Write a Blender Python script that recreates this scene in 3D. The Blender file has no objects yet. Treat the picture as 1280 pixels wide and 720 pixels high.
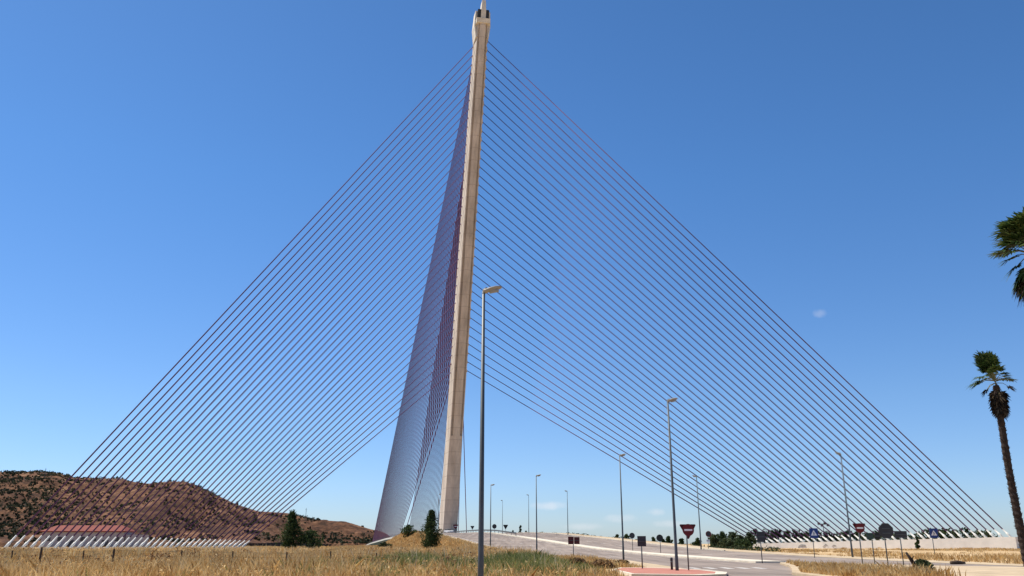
import bpy, math, random
import numpy as np
from mathutils import Vector, Matrix
R = math.radians
rng = np.random.default_rng(7)
random.seed(7)
sc = bpy.context.scene
col = sc.collection

# ------------------------------------------------------------------ camera numbers
F, PITCH, EYE = 1030.5, R(17.232), 1.65          # focal length in pixels of a 1280 px wide frame
CP, SP = math.cos(PITCH), math.sin(PITCH)

def at(px, py, Y):
    """world point seen at a pixel of the photograph, Y metres ahead"""
    v = (360 - py) / F
    dy, dz = CP - v * SP, SP + v * CP
    return Vector(((px - 640) / F / dy * Y, Y, EYE + dz / dy * Y))

# ------------------------------------------------------------------ materials
def newmat(name):
    m = bpy.data.materials.new(name); m.use_nodes = True
    nt = m.node_tree; b = nt.nodes['Principled BSDF']
    return m, nt, b

def noise_node(nt, scale, detail=4, rough=.6, vec=None):
    n = nt.nodes.new('ShaderNodeTexNoise'); n.inputs['Scale'].default_value = scale
    n.inputs['Detail'].default_value = detail; n.inputs['Roughness'].default_value = rough
    if vec is not None: nt.links.new(vec, n.inputs['Vector'])
    return n

def ramp(nt, fac, stops):
    r = nt.nodes.new('ShaderNodeValToRGB'); el = r.color_ramp.elements
    while len(el) < len(stops): el.new(.5)
    for e, (p, c) in zip(el, stops): e.position = p; e.color = (*c, 1)
    nt.links.new(fac, r.inputs['Fac'])
    return r

def mat(name, c, rough=.7, var=.25, scale=1.5, bump=0., metal=0., space='pos', stretch=None, spec=.3):
    m, nt, b = newmat(name)
    if space == 'pos':
        g = nt.nodes.new('ShaderNodeNewGeometry'); vec = g.outputs['Position']
    else:
        g = nt.nodes.new('ShaderNodeTexCoord'); vec = g.outputs['Object']
    if stretch:
        mp = nt.nodes.new('ShaderNodeMapping'); mp.inputs['Scale'].default_value = stretch
        nt.links.new(vec, mp.inputs['Vector']); vec = mp.outputs['Vector']
    n = noise_node(nt, scale, 6, .65, vec)
    lo = tuple(max(0, x * (1 - var)) for x in c); hi = tuple(min(1, x * (1 + var)) for x in c)
    r = ramp(nt, n.outputs['Fac'], [(.3, lo), (.7, hi)])
    nt.links.new(r.outputs['Color'], b.inputs['Base Color'])
    b.inputs['Roughness'].default_value = rough; b.inputs['Metallic'].default_value = metal
    b.inputs['Specular IOR Level'].default_value = spec
    if bump:
        bp = nt.nodes.new('ShaderNodeBump'); bp.inputs['Strength'].default_value = bump
        bp.inputs['Distance'].default_value = .1
        nt.links.new(n.outputs['Fac'], bp.inputs['Height']); nt.links.new(bp.outputs['Normal'], b.inputs['Normal'])
    return m

def leafmat(name, stops, nscale=.35, wn=.5, wi=.5, rough=.75, transl=.25):
    """foliage or straw: colour from a per-leaf random value and a patchy noise"""
    m, nt, b = newmat(name)
    g = nt.nodes.new('ShaderNodeNewGeometry')
    n = noise_node(nt, nscale, 4, .6, g.outputs['Position'])
    st = nt.nodes.new('ShaderNodeMapRange'); st.inputs['From Min'].default_value = .28; st.inputs['From Max'].default_value = .72
    nt.links.new(n.outputs['Fac'], st.inputs['Value'])
    a = nt.nodes.new('ShaderNodeMath'); a.operation = 'MULTIPLY'; a.inputs[1].default_value = wi
    nt.links.new(g.outputs['Random Per Island'], a.inputs[0])
    c = nt.nodes.new('ShaderNodeMath'); c.operation = 'MULTIPLY_ADD'; c.inputs[1].default_value = wn
    nt.links.new(st.outputs['Result'], c.inputs[0]); nt.links.new(a.outputs[0], c.inputs[2])
    r = ramp(nt, c.outputs[0], stops)
    nt.links.new(r.outputs['Color'], b.inputs['Base Color'])
    b.inputs['Roughness'].default_value = rough; b.inputs['Specular IOR Level'].default_value = .15
    if transl:
        t = nt.nodes.new('ShaderNodeBsdfTranslucent'); nt.links.new(r.outputs['Color'], t.inputs['Color'])
        mx = nt.nodes.new('ShaderNodeMixShader'); mx.inputs['Fac'].default_value = transl
        nt.links.new(b.outputs[0], mx.inputs[1]); nt.links.new(t.outputs[0], mx.inputs[2])
        nt.links.new(mx.outputs[0], nt.nodes['Material Output'].inputs['Surface'])
    return m

M = {}
def concrete():
    m = mat('weathered concrete', (.56, .475, .385), .88, .26, .35, .15, stretch=(1, 1, .1))
    nt = m.node_tree; b = nt.nodes['Principled BSDF']
    g = nt.nodes.new('ShaderNodeNewGeometry'); sp = nt.nodes.new('ShaderNodeSeparateXYZ'); nt.links.new(g.outputs['Position'], sp.inputs[0])
    fr = nt.nodes.new('ShaderNodeMath'); fr.operation = 'MODULO'; fr.inputs[1].default_value = 4.4; nt.links.new(sp.outputs[2], fr.inputs[0])
    lt = nt.nodes.new('ShaderNodeMath'); lt.operation = 'LESS_THAN'; lt.inputs[1].default_value = .16; nt.links.new(fr.outputs[0], lt.inputs[0])
    n = noise_node(nt, .7, 5, .7, g.outputs['Position'])
    mu = nt.nodes.new('ShaderNodeMath'); mu.operation = 'MULTIPLY'; nt.links.new(lt.outputs[0], mu.inputs[0]); nt.links.new(n.outputs['Fac'], mu.inputs[1])
    mx = nt.nodes.new('ShaderNodeMix'); mx.data_type = 'RGBA'; mx.inputs['B'].default_value = (.25, .19, .14, 1)
    old = b.inputs['Base Color'].links[0].from_socket
    nt.links.new(mu.outputs[0], mx.inputs['Factor']); nt.links.new(old, mx.inputs['A']); nt.links.new(mx.outputs['Result'], b.inputs['Base Color'])
    return m
M['concrete'] = concrete()
M['concrete_pale'] = mat('pale concrete', (.66, .60, .50), .85, .15, .6, .1)
M['niche_shade'] = mat('painted niche shade', (.03, .03, .03), .6, .3)  # near-black colour standing in for shade inside the pylon head
M['stay'] = mat('wine painted stay pipe', (.12, .058, .12), .85, .12, .05, spec=.08)
M['socket'] = mat('white painted socket', (.66, .64, .58), .6, .12, .5)
M['wall_white'] = mat('whitewashed wall', (.80, .74, .64), .9, .10, .5, .1)
M['asphalt'] = None
M['kerb'] = mat('pale kerb stone', (.62, .55, .43), .9, .18, .8)
M['red_paving'] = mat('red paving', (.42, .17, .12), .9, .2, 1.2)
M['paint'] = mat('road paint worn', (.55, .52, .47), .8, .4, 1.3)
M['galv'] = mat('galvanised steel', (.085, .095, .10), .5, .15, 2., metal=.3)
M['lamp_head'] = mat('lamp housing', (.30, .26, .20), .5, .1, 3.)
M['glass_lens'] = mat('lamp glass', (.25, .25, .24), .2, .05, 3.)
M['sign_back'] = mat('unpainted sign back', (.045, .045, .05), .6, .15, 2., metal=.2)
M['sign_red'] = mat('sign red', (.13, .008, .012), .5, .08, 2.)
M['sign_darkred'] = mat('weathered red sign back', (.085, .014, .016), .6, .15, 2.)
M['sign_blue'] = mat('sign blue', (.02, .05, .20), .5, .08, 2.)
M['sign_white'] = mat('sign white', (.8, .8, .8), .5, .05, 2.)
M['sign_black'] = mat('sign black', (.02, .02, .02), .6, .05, 2.)
M['sign_green'] = mat('dark green sign back', (.03, .06, .05), .6, .1, 2.)
M['roof_red'] = mat('red tile roof', (.21, .05, .033), .85, .2, .6)
M['plaster'] = mat('grey plaster wall', (.34, .32, .34), .9, .15, .3)
M['shutter'] = mat('dark shutter', (.05, .05, .06), .6, .2)
M['wood_post'] = mat('weathered wooden post', (.07, .05, .035), .9, .3, 4.)
M['wire'] = mat('rusty wire', (.10, .07, .05), .7, .2, 4.)
M['bark'] = mat('brown bark', (.09, .06, .04), .95, .35, 6., .3)
M['palm_bark'] = mat('dark palm bark', (.036, .023, .017), .95, .4, 5., .4)
M['water'] = mat('river water', (.04, .06, .05), .08, .2, .1)
M['leaf_dark'] = leafmat('dark evergreen leaves', [(.1, (.012, .024, .009)), (.5, (.034, .060, .020)), (.95, (.10, .13, .04))], 1.2)
M['leaf_olive'] = leafmat('olive leaves', [(.1, (.02, .03, .012)), (.5, (.05, .07, .03)), (.95, (.11, .12, .055))], .5)
M['leaf_brown'] = leafmat('dry bush twigs', [(.1, (.07, .035, .018)), (.5, (.20, .11, .05)), (.95, (.42, .28, .13))], .9)
M['scrub'] = leafmat('hill scrub', [(.1, (.008, .012, .007)), (.5, (.024, .030, .015)), (.95, (.085, .085, .042))], .02, .6, .5)
M['frond'] = leafmat('palm fan leaf', [(.1, (.015, .035, .010)), (.5, (.045, .085, .022)), (.95, (.14, .17, .05))], .8, .3, .7, .5)
M['frond_dead'] = leafmat('dead palm fan', [(.1, (.010, .007, .005)), (.55, (.026, .017, .011)), (.97, (.16, .12, .07))], 1.5, .3, .7, .9, .1)
M['petiole'] = mat('palm leaf stalk', (.16, .15, .06), .7, .2, 3.)
M['straw'] = leafmat('dry straw', [(.05, (.15, .065, .02)), (.30, (.42, .235, .08)), (.56, (.66, .45, .19)), (.95, (.88, .72, .42))], .8, .68, .36, .85, .3)
M['seed'] = leafmat('pale seed heads', [(.1, (.50, .37, .19)), (.5, (.66, .53, .30)), (.95, (.80, .70, .48))], .3, .4, .6, .85, .3)
M['greengrass'] = leafmat('half green grass', [(.1, (.06, .085, .022)), (.4, (.17, .20, .06)), (.7, (.38, .36, .13)), (.97, (.68, .55, .26))], .3, .5, .5, .85, .3)

def asphalt():
    m, nt, b = newmat('sun bleached asphalt')
    g = nt.nodes.new('ShaderNodeNewGeometry')
    rot = nt.nodes.new('ShaderNodeMapping'); rot.inputs['Rotation'].default_value = (0, 0, R(-10)); rot.inputs['Scale'].default_value = (1, .05, 1)
    nt.links.new(g.outputs['Position'], rot.inputs['Vector'])
    a = noise_node(nt, 1.1, 5, .6, rot.outputs['Vector']); c = noise_node(nt, .12, 5, .6, g.outputs['Position'])
    ad = nt.nodes.new('ShaderNodeMath'); ad.operation = 'ADD'
    nt.links.new(a.outputs['Fac'], ad.inputs[0]); nt.links.new(c.outputs['Fac'], ad.inputs[1])
    h = nt.nodes.new('ShaderNodeMath'); h.operation = 'MULTIPLY'; h.inputs[1].default_value = .5; nt.links.new(ad.outputs[0], h.inputs[0])
    r = ramp(nt, h.outputs[0], [(.33, (.15, .12, .10)), (.5, (.25, .20, .165)), (.68, (.36, .29, .235))])
    nt.links.new(r.outputs['Color'], b.inputs['Base Color']); b.inputs['Roughness'].default_value = .9
    b.inputs['Specular IOR Level'].default_value = .2
    return m
M['asphalt'] = asphalt()

def dirt():
    m, nt, b = newmat('dry earth with straw litter')
    g = nt.nodes.new('ShaderNodeNewGeometry')
    a = noise_node(nt, .09, 8, .7, g.outputs['Position']); c = noise_node(nt, 1.6, 6, .7, g.outputs['Position'])
    ad = nt.nodes.new('ShaderNodeMath'); ad.operation = 'MULTIPLY_ADD'; ad.inputs[1].default_value = .6
    mu = nt.nodes.new('ShaderNodeMath'); mu.operation = 'MULTIPLY'; mu.inputs[1].default_value = .4
    nt.links.new(c.outputs['Fac'], mu.inputs[0]); nt.links.new(a.outputs['Fac'], ad.inputs[0]); nt.links.new(mu.outputs[0], ad.inputs[2])
    r = ramp(nt, ad.outputs[0], [(.33, (.27, .155, .07)), (.5, (.48, .33, .17)), (.66, (.66, .51, .32))])
    nt.links.new(r.outputs['Color'], b.inputs['Base Color']); b.inputs['Roughness'].default_value = .95; b.inputs['Specular IOR Level'].default_value = .1
    bp = nt.nodes.new('ShaderNodeBump'); bp.inputs['Strength'].default_value = .4; bp.inputs['Distance'].default_value = .2
    nt.links.new(c.outputs['Fac'], bp.inputs['Height']); nt.links.new(bp.outputs['Normal'], b.inputs['Normal'])
    return m
M['dirt'] = dirt()
M['pale_dirt'] = mat('pale trodden dirt', (.47, .365, .24), .95, .25, .5, .2, spec=.1)

def hillmat():
    m, nt, b = newmat('red earth hillside')
    g = nt.nodes.new('ShaderNodeNewGeometry')
    a = noise_node(nt, .028, 9, .74, g.outputs['Position']); c = noise_node(nt, .09, 6, .75, g.outputs['Position'])
    ad = nt.nodes.new('ShaderNodeMath'); ad.operation = 'MULTIPLY_ADD'; ad.inputs[1].default_value = .5
    mu = nt.nodes.new('ShaderNodeMath'); mu.operation = 'MULTIPLY'; mu.inputs[1].default_value = .5
    nt.links.new(c.outputs['Fac'], mu.inputs[0]); nt.links.new(a.outputs['Fac'], ad.inputs[0]); nt.links.new(mu.outputs[0], ad.inputs[2])
    r = ramp(nt, ad.outputs[0], [(.36, (.018, .013, .008)), (.45, (.068, .034, .02)), (.53, (.15, .072, .038)), (.60, (.26, .14, .075)), (.68, (.44, .29, .165))])
    nt.links.new(r.outputs['Color'], b.inputs['Base Color']); b.inputs['Roughness'].default_value = .95; b.inputs['Specular IOR Level'].default_value = .1
    bp = nt.nodes.new('ShaderNodeBump'); bp.inputs['Strength'].default_value = .8; bp.inputs['Distance'].default_value = 3.
    nt.links.new(c.outputs['Fac'], bp.inputs['Height']); nt.links.new(bp.outputs['Normal'], b.inputs['Normal'])
    return m
M['hill'] = hillmat()

# ------------------------------------------------------------------ object helpers
def link(name, verts, faces, m, parent=None, smooth=False):
    me = bpy.data.meshes.new(name); me.from_pydata([tuple(v) for v in verts], [], faces); me.update()
    if smooth: me.polygons.foreach_set('use_smooth', [True] * len(me.polygons))
    me.materials.append(m)
    o = bpy.data.objects.new(name, me); col.objects.link(o)
    if parent: o.parent = parent
    return o

def link_np(name, V, k, m, parent=None):
    """V: (n, k, 3) array, one k-gon per row"""
    n = len(V); me = bpy.data.meshes.new(name)
    me.vertices.add(n * k); me.vertices.foreach_set('co', np.ascontiguousarray(V, dtype=np.float32).ravel())
    me.loops.add(n * k); me.loops.foreach_set('vertex_index', np.arange(n * k, dtype=np.int32))
    me.polygons.add(n); me.polygons.foreach_set('loop_start', np.arange(0, n * k, k, dtype=np.int32))
    me.polygons.foreach_set('loop_total', np.full(n, k, dtype=np.int32))
    me.update(calc_edges=True); me.materials.append(m)
    o = bpy.data.objects.new(name, me); col.objects.link(o)
    if parent: o.parent = parent
    return o

def tag(o, label=None, cat=None, group=None, kind=None):
    if label: o['label'] = label
    if cat: o['category'] = cat
    if group: o['group'] = group
    if kind: o['kind'] = kind
    return o

def empty(name, loc=(0, 0, 0), rz=0, label=None, cat=None, group=None):
    o = bpy.data.objects.new(name, None); col.objects.link(o); o.empty_display_size = .3
    o.location = loc; o.rotation_euler = (0, 0, rz)
    return tag(o, label, cat, group)

class MB:
    def __init__(s): s.v = []; s.f = []
    def add(s, vs, fs):
        b = len(s.v); s.v += [tuple(v) for v in vs]; s.f += [tuple(i + b for i in f) for f in fs]
    def box(s, c, size, mtx=None):
        x, y, z = (k / 2 for k in size); c = Vector(c)
        vs = [Vector((a * x, b * y, d * z)) for d in (-1, 1) for a, b in ((-1, -1), (1, -1), (1, 1), (-1, 1))]
        if mtx: vs = [mtx @ v for v in vs]
        s.add([v + c for v in vs], [(3, 2, 1, 0), (4, 5, 6, 7), (0, 1, 5, 4), (1, 2, 6, 5), (2, 3, 7, 6), (3, 0, 4, 7)])
    def tube(s, pts, rad, n=8, cap=True):
        pts = [Vector(p) for p in pts]; rad = rad if hasattr(rad, '__len__') else [rad] * len(pts)
        vs, fs = [], []; ref = None
        for i, p in enumerate(pts):
            t = (pts[min(i + 1, len(pts) - 1)] - pts[max(i - 1, 0)]).normalized()
            a = t.orthogonal().normalized() if ref is None else (ref - t * ref.dot(t)).normalized()
            ref = a; b = t.cross(a)
            vs += [p + (a * math.cos(2 * math.pi * k / n) + b * math.sin(2 * math.pi * k / n)) * rad[i] for k in range(n)]
        for i in range(len(pts) - 1):
            for k in range(n):
                fs.append((i * n + k, i * n + (k + 1) % n, (i + 1) * n + (k + 1) % n, (i + 1) * n + k))
        if cap: fs += [tuple(range(n))[::-1], tuple((len(pts) - 1) * n + k for k in range(n))]
        s.add(vs, fs)
    def prism(s, poly, lo, hi, mtx=None):
        """poly in x,z ; extruded along y from lo to hi"""
        n = len(poly); vs = [Vector((x, lo, z)) for x, z in poly] + [Vector((x, hi, z)) for x, z in poly]
        if mtx: vs = [mtx @ v for v in vs]
        s.add(vs, [tuple(range(n)), tuple(range(n, 2 * n))[::-1]] + [((i + 1) % n, i, n + i, n + (i + 1) % n) for i in range(n)])
    def slab(s, poly, z0, z1):
        """poly in x,y (counter clockwise) ; from z0 to z1"""
        n = len(poly); vs = [(x, y, z0) for x, y in poly] + [(x, y, z1) for x, y in poly]
        s.add(vs, [tuple(range(n, 2 * n))] + [(i, (i + 1) % n, n + (i + 1) % n, n + i) for i in range(n)])
    def build(s, name, m, parent=None, smooth=False): return link(name, s.v, s.f, m, parent, smooth)

# ------------------------------------------------------------------ noise, terrain, road
_G = rng.random((128, 128))
def vnoise(x, y):
    x = np.asarray(x, float); y = np.asarray(y, float)
    xi = np.floor(x).astype(int); yi = np.floor(y).astype(int); fx = x - xi; fy = y - yi
    fx = fx * fx * (3 - 2 * fx); fy = fy * fy * (3 - 2 * fy)
    g = lambda a, b: _G[a % 128, b % 128]
    return (g(xi, yi) * (1 - fx) + g(xi + 1, yi) * fx) * (1 - fy) + (g(xi, yi + 1) * (1 - fx) + g(xi + 1, yi + 1) * fx) * fy
def fbm(x, y, o=5):
    s = 0; a = .5
    for i in range(o):
        s = s + a * (vnoise(x * 2 ** i + 17.3 * i, y * 2 ** i + 5.1 * i) - .5); a *= .5
    return s
def sst(a, b, x):
    t = np.clip((x - a) / (b - a), 0, 1); return t * t * (3 - 2 * t)

TH = R(11.725); AX = Vector((-math.sin(TH), math.cos(TH), 0)); NX = Vector((math.cos(TH), math.sin(TH), 0))
BX, BY, BZ = -24.67, 334.55, 5.2
_zy = np.array([-200, 0, 70, 84, 106, 115, 128, 144, 177, 207, 226, 256, 303, 336, 420, 700.])
_zz = np.array([0, 0, 0, .1, .4, .6, .85, 1.4, 2.6, 3.6, 4.3, 4.8, 5.1, 5.2, 4.8, 1.8])
def zr(y): return (np.interp(np.asarray(y) - 6, _zy, _zz) + np.interp(y, _zy, _zz) * 2 + np.interp(np.asarray(y) + 6, _zy, _zz)) / 4
def XL(y): return np.interp(y, [-60, 40, 70, 84, 95, 108, 118, 137, 226, 336], [12.5, 11.8, 11.6, 11, 6, 3, -.2, -3.6, -19.5, -39.6])
def XR(y): return np.interp(y, [-60, 30, 60, 336], [44, 43, 40.4, -9.3])
def XM(y): return np.interp(y, [-60, 30, 60, 336], [29, 28.4, 25.4, -24.3])
def ground(x, y):
    x = np.asarray(x, float); y = np.asarray(y, float)
    base = (.32 + .25 * sst(10, 40, x)) * sst(70, 130, y) + fbm(x / 26, y / 26, 3) * .35 * sst(30, 90, np.abs(y) + np.abs(x) * .3)
    s = (x - BX) * AX.x + (y - BY) * AX.y
    base = base - 9 * sst(14, 44, s) * (1 - sst(500, 560, s))
    dl = XL(y) - 3.5 - x; dr = x - XR(y) - 3.5
    d = np.maximum(np.maximum(dl, dr), 0)
    emb = np.where(y < 342, zr(y) - .04 - d / 1.9, -99)
    z = np.maximum(base, emb) 
    inside = (dl < 0) & (dr < 0) & (y < 342)
    e2 = zr(y) - .06 - .3 * sst(0, 2.5, np.minimum(-dl, -dr))
    z = np.where(inside, e2, z)
    z = np.where((y < 60), np.where(inside, -.30, base - .02), z)
    return z
def gz(x, y): return float(ground(x, y))
def foot(px, Y, dz=0.):
    """ground point below image column px, Y metres ahead"""
    z = 0.3
    for _ in range(4):
        X = (px - 640) / F * (Y * CP + (z - EYE) * SP); z = gz(X, Y)
        if float(XL(Y)) < X < float(XR(Y)) and Y < 342: z = float(zr(Y))
    return Vector((X, Y, z + dz))

def axis_list(a, b, step, far, grow=1.25):
    l = list(np.arange(a, b + 1e-6, step)); s = step
    while l[-1] < far: s *= grow; l.append(l[-1] + s)
    return l
xs = axis_list(0, 130, 1.6, 4500); xs = np.array([-x for x in xs[::-1]] + xs[1:])
ys = np.array([-y for y in axis_list(0, 20, 4, 400)[::-1]][:-1] + axis_list(0, 370, 1.6, 5200, 1.15))
gx, gy = np.meshgrid(xs, ys); gzv = ground(gx, gy)
nx, ny = len(xs), len(ys)
V = np.stack([gx, gy, gzv], -1).reshape(-1, 3)
ii = (np.arange(ny - 1)[:, None] * nx + np.arange(nx - 1)[None, :]).ravel()
fc = np.stack([ii, ii + 1, ii + nx + 1, ii + nx], -1).tolist()
go = link('ground', V.tolist(), fc, M['dirt'], smooth=True); go['kind'] = 'structure'

def strip(name, fa, fb, y0, y1, dza, m, step=2., kind='structure', thick=0.):
    """a sheet following the road between two offset functions; with thick it gets side faces (a raised kerb)"""
    Y = np.arange(y0, y1 + 1e-6, step); vs = []; fs = []
    for i, y in enumerate(Y):
        a, b, z = float(fa(y)), float(fb(y)), float(zr(y)) + dza
        vs += [(a, y, z), (b, y, z)] + ([(a, y, z - thick), (b, y, z - thick)] if thick else [])
        k = 4 if thick else 2; c = i * k
        if i:
            p = c - k; fs.append((p, p + 1, c + 1, c))
            if thick: fs += [(p + 2, p, c, c + 2), (p + 1, p + 3, c + 3, c + 1)]
    if thick:
        fs += [(0, 2, 3, 1), (c, c + 1, c + 3, c + 2)]
    o = link(name, vs, fs, m); o['kind'] = kind
    return o
strip('road', lambda y: XL(y) - .1, lambda y: XR(y) + .1, -60, 350, 0, M['asphalt'])
strip('verge', lambda y: XL(y) - 1.3 - 1.6 * sst(100, 84, y), lambda y: XL(y) + .25, 60, 342, .02, M['pale_dirt'])
strip('verge', lambda y: XR(y) - .25, lambda y: XR(y) + 4.2, 62, 342, .02, M['pale_dirt'])
strip('median', lambda y: XM(y) - .9 - sst(120, 90, y) * .3, lambda y: XM(y) + .9 + sst(120, 90, y) * .5, 76, 318, .14, M['kerb'], 2, thick=.2)
strip('kerb', lambda y: XR(y) - .22, lambda y: XR(y) + .02, 120, 342, .13, M['kerb'], 2, thick=.2)
# painted lines
strip('road_marking', lambda y: XL(y) + .8, lambda y: XL(y) + .95, 118, 340, .006, M['paint'])
strip('road_marking', lambda y: XM(y) - 1.9, lambda y: XM(y) - 1.75, 80, 318, .006, M['paint'])
strip('road_marking', lambda y: XM(y) + 2.0, lambda y: XM(y) + 2.15, 80, 318, .006, M['paint'])
strip('road_marking', lambda y: XR(y) - .9, lambda y: XR(y) - .75, 62, 340, .006, M['paint'])
def dashes(off, y0, y1):
    mb = MB(); y = y0
    while y < y1:
        q = [(float(XM(t)) + off + k, t, float(zr(t)) + .006) for t, k in ((y, -.07), (y, .07), (y + 3.5, .07), (y + 3.5, -.07))]
        mb.add(q, [(0, 1, 2, 3)]); y += 9
    o = mb.build('road_marking', M['paint']); o['kind'] = 'structure'
dashes(-7.4, 95, 335); dashes(7.4, 70, 335)
# stop line and zebra bars on the near arm
mb = MB()
for k in range(5):
    x = 12.6 + k * 1.15; mb.add([(x, 60, .006), (x + .5, 60, .006), (x + .5, 63, .006), (x, 63, .006)], [(0, 1, 2, 3)])
mb.build('road_marking', M['paint'])['kind'] = 'structure'
# red pavement island at the left with a pale kerb
poly = [(6.3, 46), (9.6, 44.6), (11.3, 46), (12.1, 49), (11.9, 53), (10.6, 56.5), (8.8, 58.4), (7.2, 58.2), (6.2, 54)]
cx = sum(p[0] for p in poly) / len(poly); cy = sum(p[1] for p in poly) / len(poly)
mb = MB(); mb.slab(poly, -.1, .13); mb.build('kerb', M['kerb'])['kind'] = 'structure'
mb = MB(); mb.slab([(cx + (x - cx) * .86 - .2, cy + (y - cy) * .9) for x, y in poly], .10, .136); mb.build('pavement', M['red_paving'])['kind'] = 'structure'
# splitter island widening towards the roundabout
isl = [(15, 30), (85, 30), (85, 57), (52, 57.5), (36, 59), (31, 63.5), (27, 70), (24.2, 74), (23.0, 74.4), (22.2, 72), (20.4, 64), (17.7, 55), (15.4, 48)]
cx = sum(p[0] for p in isl) / len(isl); cy = sum(p[1] for p in isl) / len(isl)
mb = MB(); mb.slab(isl, -.1, .13); mb.build('kerb', M['pale_dirt'])['kind'] = 'structure'
mb = MB(); mb.slab([(15.5, 30.3), (84.5, 30.3), (84.5, 56.5), (52, 57), (35.8, 58.5), (30.6, 63), (26.7, 69.4), (24, 73.3), (23.2, 73.7), (22.7, 72.2), (20.9, 64.1), (18.2, 55.1), (15.9, 48.1)], .10, .15); mb.build('traffic_island', M['pale_dirt'])['kind'] = 'structure'

# river beneath the bridge
w = []
for s, t in ((20, -1500), (20, 1500), (545, 1500), (545, -1500)):
    p = Vector((BX, BY, 0)) + AX * s + NX * t; w.append((p.x, p.y, -6.8))
link('river', w, [(0, 1, 2, 3)], M['water'])['kind'] = 'structure'

# ------------------------------------------------------------------ hills
sil = [(-900, 640), (-500, 610), (-250, 596), (-60, 590), (0, 590), (30, 589), (55, 592), (80, 597), (110, 597), (140, 600), (160, 603), (175, 604), (190, 602), (222, 602), (240, 608), (265, 619), (290, 630), (320, 639), (360, 641), (400, 649), (430, 651), (462, 660), (478, 663), (496, 674), (520, 684), (560, 690)]
sx = np.array([(p - 640) / (F / CP) for p, _ in sil]); sh = np.array([(677.5 - q) / (F / CP) for _, q in sil])
us = np.linspace(sx[0], sx[-1], 420); ts = np.linspace(0, 1, 120)
U, T = np.meshgrid(us, ts)
Yr = 960 + 50 * np.sin(U * 9) + 35 * np.sin(U * 23 + 1)                 # distance of the crest
Y0 = 560 + 250 * sst(-.31, -.21, U); Y1 = 1700
D = np.where(T < .7, Y0 + (Yr - Y0) * T / .7, Yr + (Y1 - Yr) * (T - .7) / .3)
hr = np.interp(U, sx, sh) * Yr
up = np.clip((D - Y0) / (Yr - Y0), 0, 1); dn = np.clip((D - Yr) / (Y1 - Yr), 0, 1)
prof = np.where(D < Yr, (.55 * up + .45 * sst(0, 1, up)), 1 - sst(0, 1, dn))
rid = fbm(U * D / 45, D / 60, 5) * 30 + fbm(U * D / 12, D / 14, 4) * 5
Z = EYE + hr * prof + rid * np.clip(hr / 25, 0, 1) * (np.sin(np.pi * np.clip(up, 0, 1)) * .9 + .06)
Z = np.where(hr < 0, np.minimum(Z, -1 + hr), Z); Z = Z - 25 * (T < .004)
Vh = np.stack([U * D, D, Z], -1); nu, ntt = len(us), len(ts)
ii = (np.arange(ntt - 1)[:, None] * nu + np.arange(nu - 1)[None, :]).ravel()
ho = link('hills', Vh.reshape(-1, 3).tolist(), np.stack([ii, ii + 1, ii + nu + 1, ii + nu], -1).tolist(), M['hill'], smooth=True); ho['kind'] = 'structure'
def hill_at(n, f):
    """n random points of the visible slope, kept with probability f(px, up)"""
    out = []
    while len(out) < n:
        i = rng.integers(2, int(ntt * .70)); j = rng.integers(40, nu - 1)
        if vnoise(Vh[i, j, 0] / 38, Vh[i, j, 1] / 55) * .65 + vnoise(Vh[i, j, 0] / 11, Vh[i, j, 1] / 16) * .35 < .455 - .18 * (us[j] < -.48): continue
        px = 640 + us[j] * F / CP
        if rng.random() < f(px, ts[i] / .7): 
            a, b = rng.random(2); p = Vh[i, j] * (1 - a) + Vh[min(i + 1, ntt - 1), j] * a
            out.append(p + (Vh[i, min(j + 1, nu - 1)] - Vh[i, j]) * b)
    return np.array(out)

def leaves(centres, radii, per, size, squash=.8, jitter=.35):
    """random quads filling ellipsoid clumps -> (n,4,3)"""
    centres = np.asarray(centres, float); radii = np.asarray(radii, float)
    n = len(centres) * per
    c = np.repeat(centres, per, 0); r = np.repeat(radii, per, 0)
    d = rng.normal(size=(n, 3)); d /= np.linalg.norm(d, axis=1)[:, None]
    rad = (.45 + .6 * rng.random(n) ** .6)[:, None]
    p = c + d * rad * r[:, None] * np.array([1, 1, squash])
    a = rng.normal(size=(n, 3)) + d * .6; a /= np.linalg.norm(a, axis=1)[:, None]
    b = np.cross(a, rng.normal(size=(n, 3))); b /= np.linalg.norm(b, axis=1)[:, None]
    s = (size * (.6 + .8 * rng.random(n)))[:, None] if np.isscalar(size) else (np.repeat(size, per) * (.6 + .8 * rng.random(n)))[:, None]
    return np.stack([p - a * s, p + b * s * .55, p + a * s, p - b * s * .55], 1)

def scrubf(px, u):
    left = 1 - sst(40, 130, px) * .72
    return float(left * .9 + .06) * (1.2 - .5 * u) * (1. if -250 < px < 500 else .3)
pts = hill_at(7000, scrubf)
so = link_np('hillside_scrub', leaves(pts + [0, 0, .6], rng.uniform(.8, 1.0, len(pts)) * rng.choice([1.0, 1.6, 2.6, 3.6], len(pts), p=[.4, .3, .2, .1]), 12, 1.0, .65), 4, M['scrub']); so['kind'] = 'stuff'
tag(so, 'dark olive scrub scattered over the red hillside', 'scrub')

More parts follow.
